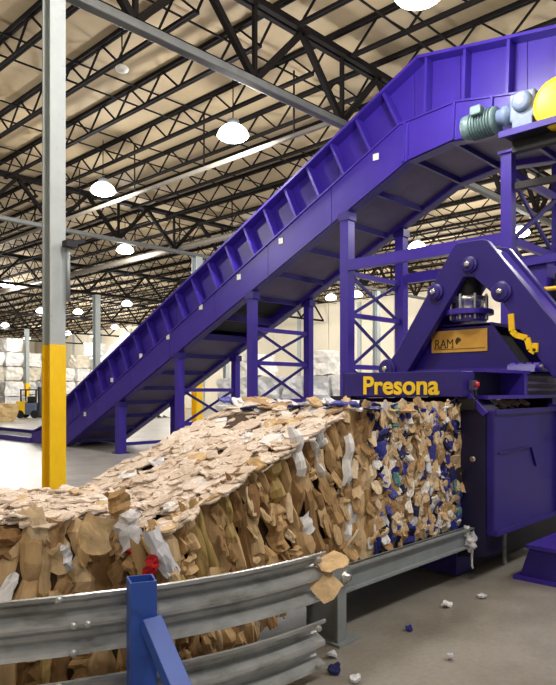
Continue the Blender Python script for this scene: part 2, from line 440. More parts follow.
# ---------------------------------------------------------------- inclined conveyor
X0, X1 = 9.9, 11.9
SL = math.tan(math.radians(26.0))
TOP = [(20.8, .36), (19.9, .62), (18.5, 1.5), (6.1, 7.57), (4.27, 7.27), (2.4, 6.97)]
MID = [(20.8, .34), (19.9, .50), (18.5, .62), (6.47, 6.50), (5.37, 6.57), (4.23, 6.36), (2.4, 6.05)]
BOT = [(20.8, .02), (19.9, .02), (18.5, .03), (6.3, 5.80), (5.48, 5.92), (4.3, 5.80), (2.4, 5.5)]
def zi(poly, y):
    for (a, za), (b, zb) in zip(poly, poly[1:]):
        if b <= y <= a: return za + (zb-za)*(a-y)/(a-b)
    return poly[-1][1] if y < poly[-1][0] else poly[0][1]
cv = thing('inclined_conveyor', 'long purple inclined conveyor climbing from the floor to above the baling press', 'conveyor', (X0, 18.5, 0))
def side(x, xs, tag):
    """skirt plates, frame plates, stiffeners of one side; xs = direction outwards"""
    ys = [20.8, 19.9, 18.5] + [18.5-(18.5-6.3)*k/7 for k in range(1, 8)] + [5.4, 4.25, 2.4]
    for a, b in zip(ys, ys[1:]):
        e = .006
        seq = [y for y in (a-e, *[q for q, _ in MID if b+e < q < a-e], b+e)]
        lower = [(x, y, zi(BOT, y)) for y in (a-e, *[q for q, _ in BOT if b+e < q < a-e], b+e)] + [(x, y, zi(MID, y)) for y in reversed(seq)]
        part('frame_plate', MB().prism(lower, (-xs*.23, 0, 0)), M['purple'], cv)
        su = [y for y in (a-e, *[q for q, _ in TOP if b+e < q < a-e], b+e)]
        upper = [(x-xs*.22, y, zi(MID, y)-.03) for y in (a-e, *[q for q, _ in MID if b+e < q < a-e], b+e)] + [(x-xs*.22, y, zi(TOP, y)) for y in reversed(su)]
        part('skirt_plate', MB().prism(upper, (-xs*.03, 0, 0)), M['purple'], cv)
    lp_ = MB()
    for (a, za), (b, zb) in zip(MID[2:], MID[3:]): lp_.bar((x+xs*.0, a, za), (x+xs*.0, b, zb), .06, .03)
    part('frame_lip', lp_, M['purple'], cv)
    fl = MB()
    for (a, za), (b, zb) in zip(TOP, TOP[1:]): fl.bar((x-xs*.10, a, za), (x-xs*.10, b, zb), .26, .05)
    part('top_flange', fl, M['purple'], cv)
    fl = MB()
    for (a, za), (b, zb) in zip(BOT[1:], BOT[2:]): fl.bar((x-xs*.10, a, za+.01), (x-xs*.10, b, zb+.01), .2, .03)
    part('bottom_flange', fl, M['deep_purple'], cv)
    # stiffeners stand square to the incline
    n = Vector((0, -math.sin(math.radians(26)), -math.cos(math.radians(26))))*-1   # up normal (0, +, +)
    y = 18.0
    k = 0
    while y > 6.3:
        zt = zi(TOP, y)-.03
        # go down along the normal until the mid line
        L = (zi(TOP, y)-zi(MID, y))*math.cos(math.radians(26))
        nn = Vector((0, math.sin(math.radians(26)), math.cos(math.radians(26))))
        top = Vector((x-xs*.11, y, zt)); bot = top - nn*L
        part('stiffener', MB().bar(top, bot, .20, .055, (0, math.cos(math.radians(26)), -math.sin(math.radians(26)))) , M['purple'], cv)
        y -= .62; k += 1
    for y in (5.95, 5.22, 4.47, 3.7, 2.9):
        part('stiffener', MB().bar((x-xs*.11, y, zi(TOP, y)-.02), (x-xs*.11, y+.03, zi(MID, y)), .20, .05, (0, 1, 0)), M['purple'], cv)
    for y in (6.35, 5.38, 4.72, 4.25, 3.4):
        part('stiffener', MB().bar((x+xs*.02, y, zi(MID, y)), (x+xs*.02, y+.03, zi(BOT, y)+.03), .07, .035, (0, 1, 0)), M['purple'], cv)
side(X0, -1, 'near'); side(X1, 1, 'far')
st = MB().box((-.012, -.06, -.06), (0, .06, .06)).mesh('cover_plate', M['white'])
for px, py in ((376, 157), (281, 241), (239, 277), (201, 307), (168, 337), (141, 356), (112, 380), (85, 414)):
    q = at_x(px, py, X0-.004); o = link('cover_plate', st, cv, q-Vector(cv.location)); o['label'] = 'small white square cover plate'
# underside sheets, ribs, belts
ys = [18.3]
while ys[-1] > 6.6: ys.append(ys[-1]-.86)
ys += [5.48, 4.4, 3.4, 2.5]
for k, (a, b) in enumerate(zip(ys, ys[1:])):
    za, zb = zi(BOT, a)+.10, zi(BOT, b)+.10
    belt = 10.4 < (a+b)/2 < 12.0
    m = M['belt'] if belt else M['sheet']
    dz = .16 if belt else 0
    part('return_belt' if belt else 'underside_sheet', MB().prism([(X0+.1, a-.02, za+dz), (X0+.1, b+.02, zb+dz), (X0+.1, b+.02, zb+dz+.03), (X0+.1, a-.02, za+dz+.03)], (X1-X0-.2, 0, 0)), m, cv,
         'black return belt showing in an open bay' if belt else None)
    part('cross_rib', MB().bar((X0+.09, a, za-.02), (X1-.09, a, za-.02), .06, .16), M['deep_purple'], cv)
bl = MB()
for a, b in zip(MID, MID[1:]): bl.bar((X0+1, a[0], a[1]-.12), (X0+1, b[0], b[1]-.12), X1-X0-.3, .04)
part('belt', bl, M['belt'], cv, 'black carrying belt')
part('head_cover', MB().box((X0+.1, 2.42, 5.6), (X1-.1, 2.46, 6.95)), M['purple'], cv)
# floor level infeed
fi = thing('floor_infeed', 'low purple floor conveyor edge running left from the conveyor foot', 'conveyor', (X0, 20.9, 0))
part('side_rail', MB().box((X0-.02, 20.85, 0), (X0+.08, 33, .17)), M['purple'], fi)
part('side_rail', MB().box((X1-.08, 20.85, 0), (X1+.02, 33, .17)), M['purple'], fi)
part('belt', MB().box((X0+.1, 20.85, .01), (X1-.1, 33, .05)), M['belt'], fi, 'dark belt')

# support frames
def frame(y, label, rows, half=.085, braces=True, low=False):
    zt0 = zi(BOT, y)-.02
    f = thing('conveyor_support', label, 'support frame', (X0, y, 0))
    for x in (X0+.06, X1-.06):
        part('leg', MB().box((x-half, y-half, .02), (x+half, y+half, zt0)), M['purple'], f)
        part('foot_plate', MB().box((x-.18, y-.16, 0), (x+.18, y+.16, .02)), M['deep_purple'], f)
        part('top_bracket', MB().box((x-half-.02, y-.13, zt0-.12), (x+half+.02, y+.13, zt0+.03)), M['deep_purple'], f)
    a, b = X0+.14, X1-.14
    for z in rows: part('cross_bar', MB().box((a, y-.04, z-.045), (b, y+.04, z+.045)), M['purple'], f)
    for k, (z0, z1) in enumerate(zip(rows, rows[1:])):
        part('diagonal_brace', MB().bar((a, y-.02, z0), (b, y-.02, z1), .03, .06), M['deep_purple'], f)
        part('diagonal_brace', MB().bar((b, y+.02, z0), (a, y+.02, z1), .03, .06), M['deep_purple'], f)
    return f
f1 = frame(7.7, 'tall purple support frame under the top of the incline, behind the press sign', [1.35, 2.2, 3.2, 4.0], .10)
frame(10.33, 'purple support frame halfway along the incline, left of the tall one', [1.5, 2.35, 3.1])
frame(12.93, 'low purple support frame under the lower incline, behind the sloping bale', [.9, 1.75])
frame(15.57, 'short purple support frame nearest the conveyor foot', [.25], .11)
# head tower with drive platform
hd = thing('head_tower', 'purple tower of posts and beams carrying the conveyor head', 'tower', (X0, 4.42, 0))
zt = zi(BOT, 4.42)-.03
for x in (X0-.1, X1-.06):
    part('post', MB().box((x-.085, 4.335, .02), (x+.085, 4.505, zt if x > 10 else 5.42)), M['purple'], hd)
    part('foot_plate', MB().box((x-.2, 4.22, 0), (x+.2, 4.62, .02)), M['deep_purple'], hd)
part('long_beam', MB().bar((X0-.02, 7.58, 4.12), (X0-.06, 4.52, 4.12), .12, .2), M['purple'], hd)
part('long_beam', MB().bar((X1+.02, 7.58, 4.12), (X1-.06, 4.52, 4.12), .12, .2), M['purple'], hd)
for z in (5.15, 4.1, 3.1, 2.1): part('cross_bar', MB().box((X0-.01, 4.38, z-.06), (X1-.15, 4.46, z+.06)), M['purple'], hd)
for z0, z1 in ((4.1, 5.15), (3.1, 4.1), (2.1, 3.1)):
    part('diagonal_brace', MB().bar((X0, 4.40, z0), (X1-.15, 4.40, z1), .04, .07), M['deep_purple'], hd)
    part('diagonal_brace', MB().bar((X1-.15, 4.44, z0), (X0, 4.44, z1), .04, .07), M['deep_purple'], hd)
part('drive_platform', MB().box((X0-.75, 2.6, 5.47), (X0-.02, 4.22, 5.52)), M['black'], hd, 'dark platform under the drive')
part('platform_edge', MB().box((X0-.79, 2.6, 5.44), (X0-.75, 4.26, 5.53)), M['purple'], hd)
part('platform_beam', MB().bar((X0-.4, 2.6, 5.38), (X0-.4, 4.2, 5.38), .12, .16), M['black'], hd)
part('platform_strut', MB().bar((X0-.7, 3.1, 5.40), (X0-.1, 3.3, 4.75), .08, .08), M['black'], hd)
part('platform_strut', MB().bar((X0-.1, 2.6, 4.85), (X0-.1, 4.3, 4.9), .08, .10), M['black'], hd)
part('post_cap', MB().box((X0-.22, 4.30, 5.42), (X0+.02, 4.54, 5.46)), M['purple'], hd)
# drive unit
dm = thing('drive_motor', 'grey geared drive motor with round yellow guard at the conveyor head', 'motor', (9.5, 4.0, 5.52))
mx = 9.5; mz = 5.93
mt = part('motor', MB().lathe((mx, 5.02, mz-.05), (0, -1, 0), [(.12, 0), (.19, .03), (.20, .10), (.19, .12), (.19, .50), (.21, .52), (.21, .56), (.12, .58)], 18), M['motor'], dm, 'grey green motor', True)
fin = MB().lathe((0, 0, 0), (0, -1, 0), [(.19, 0), (.215, .004), (.215, .016), (.19, .02)], 18).mesh('cooling_fin', M['motor'])
for k in range(8): link('cooling_fin', fin, mt, Vector((mx, 4.86-k*.045, mz-.05))-root_pos(mt))
part('terminal_box', MB().box((mx-.28, 4.6, mz+.02), (mx-.12, 4.78, mz+.16)), M['motor'], dm, bevel=.02)
part('coupling', MB().lathe((mx, 4.46, mz-.03), (0, -1, 0), [(.10, 0), (.12, .03), (.12, .10), (.16, .12), (.16, .2), (.12, .22), (.12, .3)], 14), M['gear'], dm, 'pale blue coupling', True)
part('gearbox', MB().box((mx-.16, 3.82, mz-.22), (mx+.16, 4.2, mz+.20)).lathe((mx-.17, 4.0, mz+.04), (-1, 0, 0), [(.15, -.02), (.15, .05), (.11, .07), (.05, .08)], 16), M['gear'], dm, 'pale blue gearbox', bevel=.03)
part('gearbox_foot', MB().box((mx-.22, 3.76, 5.52), (mx+.2, 4.25, 5.58)).box((mx-.18, 3.85, 5.56), (mx+.15, 4.15, 5.74)), M['gear'], dm, bevel=.01)
gu = MB().lathe((mx-.28, 3.46, mz-.14), (1, 0, 0), [(.28, 0), (.34, .02), (.36, .06), (.36, .40), (.30, .42)], 28)
part('belt_guard', gu, M['yellow'], dm, 'round yellow guard', True)
part('guard_bracket', MB().box((mx-.10, 3.45, 5.52), (mx+.05, 3.6, 5.66)), M['black'], dm)

# ---------------------------------------------------------------- baling press
pr = thing('baling_press', 'purple baling press with yellow lettered crossbeam and A shaped arms', 'baler', (6.5, 3.6, 0))
P = lambda *a, **k: part(*a[:3], pr, *a[3:], **k)
sb = P('sign_beam', MB().box((5.36, 2.85, 1.685), (5.61, 4.18, 1.925)), M['deep_purple'], 'dark purple crossbeam with yellow lettering', bevel=.008)
def text(s, size, width, pos, m, name, parent, offset=0):
    cu = bpy.data.curves.new(name, 'FONT'); cu.body = s; cu.size = size; cu.extrude = .003; cu.offset = offset
    cu.materials.append(m)
    o = link(name, cu, parent)
    bpy.context.view_layer.update()
    wd = o.dimensions.x
    sx = width/wd if wd > 0 else 1
    dg = bpy.context.evaluated_depsgraph_get()
    me = bpy.data.meshes.new_from_object(o.evaluated_get(dg))
    bpy.data.objects.remove(o); o = link(name, me, parent)
    rot = Matrix(((0, 0, -1, 0), (-1, 0, 0, 0), (0, 1, 0, 0), (0, 0, 0, 1)))
    me.transform(Matrix.Translation(Vector(pos)-root_pos(parent)) @ rot @ Matrix.Diagonal((sx, 1, 1, 1)))
    return o
text('Presona', .25, .86, (5.354, 3.945, 1.712), M['sign_yellow'], 'lettering', sb, .006)['label'] = 'yellow lettering'
# frame around the mouth
P('mouth_post', MB().prism([(5.52, 2.98, .2), (5.52, 2.70, .25), (5.52, 2.70, 1.56), (5.52, 2.84, 1.68), (5.52, 2.98, 1.68)], (.3, 0, 0)), M['shaded_purple'], 'purple post beside the bale mouth, darkened for shade')
P('mouth_post', MB().box((5.52, 4.22, .2), (5.8, 4.5, 1.685)), M['shaded_purple'])
P('mouth_gusset', MB().bar((5.50, 2.86, 1.70), (5.50, 2.69, 1.53), .03, .05), M['purple'])
P('base_beam', MB().box((5.5, 2.98, .03), (5.8, 4.4, .43)), M['deep_purple'])
P('base_beam', MB().box((5.8, 3.0, .03), (9.2, 3.2, .43)), M['shaded_purple'])
P('base_beam', MB().box((5.8, 4.2, .03), (9.2, 4.4, .43)), M['shaded_purple'])
dr = P('side_door', MB().box((5.522, 2.62, .44), (6.95, 2.70, 1.57)), M['deep_purple'], bevel=.012)
for z_ in (1.53, .44): part('door_frame', MB().box((5.53, 2.60, z_), (6.94, 2.625, z_+.045)), M['deep_purple'], dr)
part('weld_bar', MB().bar((5.6, 2.612, 1.18), (6.3, 2.612, 1.20), .02, .012).bar((6.3, 2.612, 1.20), (6.42, 2.612, 1.0), .02, .012), M['deep_purple'], dr)
P('door_post', MB().box((7.0, 2.55, .42), (7.16, 2.72, 1.6)), M['purple'])
P('door_handle', MB().tube([(6.98, 2.56, 1.25), (6.98, 2.48, 1.22), (6.98, 2.48, .85), (6.98, 2.56, .82)], .018, 8), M['purple'], smooth=True)
P('door_bolt', MB().lathe((5.515, 2.82, 1.12), (-1, 0, 0), [(.028, 0), (.028, .012), (.016, .02)], 10), M['chrome'], 'bright bolt head')
P('chamber_wall', MB().box((7.2, 2.75, .43), (9.2, 2.8, 1.66)), M['deep_purple'])
P('chamber_wall', MB().box((5.8, 4.32, .43), (9.2, 4.37, 1.66)), M['deep_purple'])
P('chamber_floor', MB().box((5.5, 2.96, .43), (9.2, 4.3, .47)), M['shaded_purple'])
# upper channel on the near side
P('rear_bulkhead', MB().box((9.1, 2.82, .43), (9.2, 4.3, 1.95)), M['shaded_purple'])
P('upper_web', MB().box((5.61, 2.98, 1.70), (9.2, 3.02, 1.93)), M['shaded_purple'])
P('upper_flange', MB().box((5.61, 2.74, 1.915), (6.6, 3.05, 1.945)), M['purple'])
P('lower_flange', MB().box((5.61, 2.72, 1.665), (9.2, 3.05, 1.70)), M['purple'])
P('flange_gusset', MB().prism([(6.42, 2.73, 1.70), (6.42, 2.98, 1.70), (6.42, 2.98, 1.93), (6.42, 2.73, 1.93)], (.07, 0, 0)), M['purple'])
P('ribbed_guard', MB().box((6.6, 2.80, 1.70), (9.2, 2.84, 1.90)).box((6.6, 2.77, 1.74), (9.2, 2.80, 1.77)).box((6.6, 2.77, 1.81), (9.2, 2.80, 1.84)), M['sheet'], 'grey ribbed guard strip')
P('rear_channel', MB().box((5.61, 4.2, 1.665), (9.2, 4.4, 1.94)), M['deep_purple'])
eb = P('button_box', MB().box((5.49, 2.80, 1.75), (5.56, 2.848, 1.84)), M['sheet'], 'grey button box')
part('stop_button', MB().lathe((5.52, 2.80, 1.80), (-.3, -1, 0), [(.016, 0), (.016, .012), (.024, .015), (.024, .03), (.012, .036)], 14), M['red'], eb, 'red stop button', True)
P('hose', MB().tube([(5.53, 2.82, 1.76), (5.54, 2.80, 1.70), (5.53, 2.83, 1.64)], .012, 8), M['black'])
P('junction_box', MB().box((5.44, 2.78, 1.57), (5.52, 2.93, 1.67)), M['black'])
# hinge knuckles
hk = MB().cyl((0, 0, 0), (0, -.06, 0), .05, 14).mesh('hinge_knuckle', M['purple'])
for k in range(4): link('hinge_knuckle', hk, pr, Vector((6.72, 3.0-k*.085, 1.99))-Vector(pr.location))
P('hinge_pin', MB().cyl((6.72, 3.02, 1.99), (6.72, 2.66, 1.99), .028, 12), M['chrome'], 'bright hinge pin')
P('hinge_bracket', MB().prism([(6.64, 2.72, 1.94), (6.82, 2.72, 1.94), (6.76, 2.72, 2.02), (6.68, 2.72, 2.02)], (0, .30, 0)), M['purple'])
# A shaped arms (front and back plates)
XA = 6.8
def pa(px, py, x=XA): return at_x(px, py, x)
outer = [(388, 371), (396, 352), (453, 247), (457, 243), (482, 239), (487, 240), (544, 310), (600, 376)]
inner = [(554, 378), (539, 359), (503, 303), (474, 277), (463, 277), (406, 371)]
def arm_plate(dx, th):
    poly = [(380, 374), (396, 352), (453, 247), (457, 243), (482, 239), (487, 240), (544, 310), (600, 372), (553, 378), (539, 359), (503, 303), (474, 277), (463, 277), (406, 374)]
    pts = [pa(*q) for q in poly]
    P('press_arm', MB().prism([(q.x+dx, q.y, q.z) for q in pts], (th, 0, 0)), M['deep_purple'], bevel=.008)
arm_plate(0, .10); arm_plate(.55, .10)
# outer rim strips tie the two plates together
a, b = pa(487, 240), pa(600, 372)
P('arm_tie', MB().prism([(XA+.11, a.y+.02, a.z-.05), (XA+.11, b.y+.02, b.z-.05), (XA+.11, b.y+.02, b.z-.10), (XA+.11, a.y+.02, a.z-.10)], (.43, 0, 0)), M['purple'])
a, b = pa(457, 245), pa(388, 368)
P('arm_tie', MB().prism([(XA+.11, a.y-.02, a.z-.05), (XA+.11, b.y-.02, b.z-.05), (XA+.11, b.y-.02, b.z-.10), (XA+.11, a.y-.02, a.z-.10)], (.43, 0, 0)), M['purple'])
for (px, py, r) in ((470, 265, .095), (436, 292.5, .10), (502, 292, .115), (388, 369, .12)):
    q = pa(px, py)
    d = P('pivot_boss', MB().lathe((XA, q.y, q.z), (-1, 0, 0), [(r, -.01), (r, .03), (r*.78, .04), (r*.78, .06), (r*.4, .07)], 22), M['deep_purple'])
    part('pivot_pin', MB().lathe((XA-.065, q.y, q.z), (-1, 0, 0), [(.035, 0), (.035, .02), (.02, .03)], 12), M['chrome'], d, 'bright pin end', True)
# press cylinder
q = pa(469, 300, XA+.28)
P('cylinder_barrel', MB().lathe((q.x, q.y, q.z+.28), (0, 0, -1), [(.13, 0), (.15, .02), (.15, .25), (.13, .27)], 20), M['black'], smooth=True)
P('cylinder_rod', MB().lathe((q.x, q.y, q.z+.03), (0, 0, -1), [(.2, 0), (.2, .06), (.17, .07), (.17, .20), (.2, .21), (.2, .27)], 24), M['chrome'], 'bright steel cylinder head', True)
for k in range(8):
    an = 2*math.pi*k/8
    P('tie_bolt', MB().cyl((q.x+.215*math.cos(an), q.y+.215*math.sin(an), q.z+.05), (q.x+.215*math.cos(an), q.y+.215*math.sin(an), q.z-.24), .016, 8), M['galv'])
zc = pa(469, 318, XA+.28).z
P('cylinder_flange', MB().lathe((q.x, q.y, zc+.09), (0, 0, -1), [(.27, 0), (.28, .01), (.28, .06), (.2, .07), (.2, .14)], 28), M['purple'], smooth=False)
# ram box under the arms
XR = 7.0
rb = [pa(x, y, XR) for x, y in ((521, 367), (490, 322.5), (432, 326), (402, 371))]
Zb = 2.0
face = [(XR, rb[0].y, Zb), (XR, rb[0].y, rb[0].z+.03), (XR, rb[1].y, rb[1].z), (XR, rb[2].y, rb[1].z), (XR, 4.45, Zb+.1), (XR, 4.45, Zb)]
ramf = P('ram_front', MB().prism(face, (.05, 0, 0)), M['deep_purple'], bevel=.006)
P('ram_back', MB().prism([(p_[0]+.75, p_[1], p_[2]) for p_ in face], (.05, 0, 0)), M['deep_purple'])
P('ram_inner_shade', MB().prism([(XR+.05, rb[0].y+.14, Zb), (XR+.05, rb[1].y+.14, rb[1].z-.02), (XR+.05, rb[2].y-.1, rb[1].z-.02), (XR+.05, 4.3, Zb)], (.70, 0, 0)), M['black'], 'black fill for shade inside the open ram')  # black body stands for the shade between the open ram plates
P('ram_top', MB().box((XR, rb[1].y-.02, rb[1].z-.03), (XR+.80, rb[2].y+.05, rb[1].z+.005)), M['purple'])
P('ram_base', MB().box((XR-.08, 2.86, 1.955), (XR+.85, 4.45, 2.0)), M['purple'])
# stepped yellow strip on the ram's back plate
yst = [(511, 314), (512, 331), (516, 335), (527, 338), (530, 349), (535, 352), (535.5, 343)]
pts = [at_x(x, y, XA-.015) for x, y in yst]
ym = MB()
for a, b in zip(pts, pts[1:]): ym.bar((a.x, a.y, a.z), (b.x, b.y, b.z), .06, .025, (1, 0, 0))
P('yellow_step_strip', ym, M['yellow'], 'stepped yellow strip')
# plaque
pq = [pa(x, y, XR-.004) for x, y in ((432, 331), (487.5, 329), (487.5, 350), (432, 354))]
yl, yr, zt_, zb_ = pq[0].y, pq[1].y, (pq[0].z+pq[1].z)/2, (pq[2].z+pq[3].z)/2
pl = part('plaque', MB().box((XR-.012, yr, zb_), (XR, yl, zt_)), M['gold'], ramf, 'gold plaque')
text('RAM', .15, .24, (XR-.013, yl-.04, zb_+.055), M['ink'], 'lettering', ramf)
serif = MB()
for k, yy in enumerate((.045, .10, .125, .185, .205, .275)):
    serif.box((XR-.017, yl-yy-.016, zb_+.052), (XR-.012, yl-yy+.016, zb_+.060))
part('letter_serifs', serif, M['ink'], ramf)
em = [(0, 0), (.02, .035), (.01, .075), (-.02, .09), (-.05, .07), (-.055, .04), (-.035, .045), (-.025, .03)]
part('emblem', MB().prism([(XR-.017, yl-.335+a_, zb_+.085+b_) for a_, b_ in em], (.005, 0, 0)), M['ink'], ramf, 'dark ram head emblem')
part('underline', MB().box((XR-.016, yr+.03, zb_+.035), (XR-.012, yl-.04, zb_+.041)), M['ink'], ramf)
# outrigger base
P('outrigger_base', MB().prism([(5.9, 2.55, .03), (5.9, 1.6, .03), (5.9, 1.6, .31), (5.9, 2.46, .31)], (1.6, 0, 0)), M['deep_purple'])
P('outrigger_plate', MB().box((5.86, 1.55, 0), (7.6, 2.6, .035)), M['purple'])
P('outrigger_lip', MB().box((5.87, 1.6, .30), (7.5, 2.48, .335)), M['purple'])
P('levelling_leg', MB().cyl((6.25, 2.86, .02), (6.25, 2.86, .44), .022, 10), M['galv'], 'thin grey levelling leg')
# housing and rail behind the right arm
P('hopper_housing', MB().box((8.6, 3.36, 1.7), (9.3, 3.86, 3.42)), M['purple'])
P('hopper_beam', MB().bar((8.58, 3.9, 3.44), (8.58, 2.2, 3.50), .12, .10), M['purple'])
P('hopper_machine', MB().box((8.7, 2.4, 2.7), (9.3, 3.3, 3.3)).lathe((8.7, 3.0, 3.0), (-1, 0, 0), [(.2, 0), (.2, .1), (.1, .12)], 16), M['black'], 'black machinery beside the housing', bevel=.02)
gr = P('yellow_handrail', MB().tube([(8.5, 3.46, 3.06), (8.5, 2.3, 3.06)], .03, 10), M['yellow'], 'yellow handrail', smooth=True)
P('handrail_post', MB().cyl((8.5, 3.46, 1.95), (8.5, 3.46, 3.06), .03, 10), M['yellow'])
P('machine_body', MB().box((7.9, 2.82, 1.945), (9.2, 4.3, 2.0)), M['deep_purple'])

# ---------------------------------------------------------------- bales
def slab_mesh(k):
    """a crumpled standing flake: unit width x, unit height z, bulging to -y"""
    rnd = random.Random(100+k); nx, nz = 4, 6; vs = []
    sx = rnd.uniform(-.15, .15)
    for j in range(nz+1):
        for i in range(nx+1):
            u, v = i/nx, j/nz
            e = 1-abs(2*u-1)**3; t = 1-abs(2*v-1)**6
            x = (u-.5)*(1+rnd.uniform(-.12, .12)) + sx*math.sin(v*3+k) + rnd.uniform(-.07, .07)
            z = (v-.5) + rnd.uniform(-.02, .02) + (.05*math.sin(u*5+k) if j in (0, nz) else 0)
            y = -(.38*e*t) + rnd.uniform(-.2, .2) + .25*math.sin(v*11+k*1.7+u)
            if i in (0, nx): y += .35
            vs.append((x, y, z))
    fs = [(j*(nx+1)+i, j*(nx+1)+i+1, (j+1)*(nx+1)+i+1, (j+1)*(nx+1)+i) for j in range(nz) for i in range(nx)]
    return vs, fs
def flake_mesh(k, amp=.5):
    """a torn flat sheet lying in xy, unit size, z up, with a thickness"""
    rnd = random.Random(300+k); n = 4; g = []
    for j in range(n+1):
        for i in range(n+1):
            u, v = i/n-.5, j/n-.5
            ed = max(abs(u), abs(v))*2
            x = u + rnd.uniform(-.07, .07); y = v + rnd.uniform(-.07, .07)
            if i in (0, n) and j in (0, n): x *= rnd.uniform(.6, 1); y *= rnd.uniform(.6, 1)
            z = amp*(rnd.uniform(-.25, .25) + .5*math.sin(u*4+k)*math.cos(v*3+k*.7))
            g.append((x, y, z))
    fs = [(j*(n+1)+i, j*(n+1)+i+1, (j+1)*(n+1)+i+1, (j+1)*(n+1)+i) for j in range(n) for i in range(n)]
    ring = [i for i in range(n)] + [j*(n+1)+n for j in range(n)] + [n*(n+1)+n-i for i in range(n)] + [(n-j)*(n+1) for j in range(n)]
    o = len(g); vs = g + [(g[i][0]*.97, g[i][1]*.97, g[i][2]-.35) for i in ring]
    m_ = len(ring)
    fs += [(ring[i], ring[(i+1) % m_], o+(i+1) % m_, o+i)[::-1] for i in range(m_)]
    return vs, fs
def raw(name, vf, m, smooth=False):
    me = bpy.data.meshes.new(name); me.from_pydata(vf[0], [], vf[1]); me.materials.append(m)
    for p in me.polygons: p.use_smooth = smooth
    return me
NV = 9
SLAB = {k: [raw('cardboard_sheet', slab_mesh(i), M[k], i % 3 == 0) for i in range(NV)] for k in ('card', 'mixed', 'olive', 'paper', 'blueplastic', 'redplastic')}
FLAKE = {k: [raw('cardboard_sheet', flake_mesh(i), M[k], False) for i in range(NV)] for k in ('pale', 'card', 'mixed', 'paper', 'blueplastic', 'redplastic')}
rr = random.Random(21)
def place(kind, me, root, pos, ex, ez, sx, sy, sz, roll=0, name='cardboard_sheet', label=None, tilt=0):
    """ex: local x, ez: local z (made orthogonal); y = ez x ex"""
    ex = ex.normalized(); ez = (ez - ex*ez.dot(ex)).normalized(); ey = ez.cross(ex)
    m3 = Matrix((ex, ey, ez)).transposed()
    rot = m3 @ Matrix.Rotation(roll, 3, 'Y' if kind == 'side' else 'Z') @ Matrix.Rotation(tilt, 3, 'X')
    o = bpy.data.objects.new(name, me); C.objects.link(o); o.parent = root
    o.matrix_local = Matrix.Translation(pos-Vector(root.location)) @ rot.to_4x4() @ Matrix.Diagonal((sx, sy, sz, 1))
    if label: o['label'] = label
    return o
class Patch:
    """bilinear patch a(u=0,v=0) b(1,0) c(1,1) d(0,1)"""
    def __init__(s, a, b, c, d): s.p = [Vector(q) for q in (a, b, c, d)]
    def __call__(s, u, v):
        a, b, c, d = s.p; return a*(1-u)*(1-v)+b*u*(1-v)+c*u*v+d*(1-u)*v
    def du(s, v): return (s(1, v)-s(0, v))
    def dv(s, u): return (s(u, 1)-s(u, 0))
def hexa(p8): return MB().add(p8, [(0, 3, 2, 1), (4, 5, 6, 7), (0, 1, 5, 4), (1, 2, 6, 5), (2, 3, 7, 6), (3, 0, 4, 7)])
def shrink(p8, e):
    c = sum((Vector(q) for q in p8), Vector())/8
    out = []
    for q in p8:
        v = Vector(q)-c; v.x -= math.copysign(e, v.x); v.y -= math.copysign(e, v.y); v.z -= math.copysign(e, v.z); out.append(c+v)
    return out
def side_strata(root, patch, widths, kinds, vmin=0.0, rows=(1, 3), thick=.05, fan=0.0):
    """columns of standing flakes over a side face; v runs up"""
    L = patch.du(.5).length; Hh = patch.dv(.5).length; u = 0.0
    while u < 1:
        wd = rr.uniform(*widths)/L
        n = rr.choice(range(rows[0], rows[1]+1)); cuts = sorted([0]+[rr.uniform(.15, .85) for _ in range(n-1)]+[1])
        for v0, v1 in zip(cuts, cuts[1:]):
            if v1-v0 < .03 or v1 < vmin: continue
            uu = min(.995, u+wd/2); vv = (v0+v1)/2
            k = rr.choices([a for a, _ in kinds], [b for _, b in kinds])[0]
            name = {'card': 'cardboard_sheet', 'mixed': 'waste_scrap', 'olive': 'cardboard_sheet', 'paper': 'paper_sheet', 'blueplastic': 'plastic_scrap', 'redplastic': 'plastic_scrap'}[k]
            place('side', rr.choice(SLAB[k]), root, patch(uu, vv), patch.du(vv), patch.dv(uu), wd*L*1.3, rr.uniform(.5, 1.6)*thick, (v1-v0)*Hh*(1.1 if v1 < 1 else 1.0),
                  rr.uniform(-.10, .10)+fan*(.5-uu), name)
        u += wd
def side_scraps(root, patch, n, size, kinds, tall=1.3, out=.03, jit=.5):
    for k in range(n):
        u, v = rr.uniform(.01, .99), rr.uniform(.02, .98)
        kd = rr.choices([a for a, _ in kinds], [b for _, b in kinds])[0]
        name = {'card': 'cardboard_flap', 'mixed': 'waste_scrap', 'paper': 'paper_sheet', 'blueplastic': 'plastic_scrap', 'redplastic': 'plastic_scrap', 'pale': 'cardboard_flap'}[kd]
        nrm = patch.du(v).cross(patch.dv(u)).normalized()
        s = rr.uniform(*size)
        place('top', rr.choice(FLAKE[kd]), root, patch(u, v)+nrm*(out*rr.uniform(.3, 1.3)), patch.du(v)+Vector((rr.uniform(-jit, jit), rr.uniform(-jit, jit), rr.uniform(-jit, jit)))*.3,
              nrm+Vector((rr.uniform(-jit, jit), rr.uniform(-jit, jit), rr.uniform(-jit, jit))), s*rr.uniform(.6, 1.1), s*rr.uniform(.8, 1.2)*tall, .04*rr.uniform(.6, 1.6), rr.uniform(-.5, .5), name)
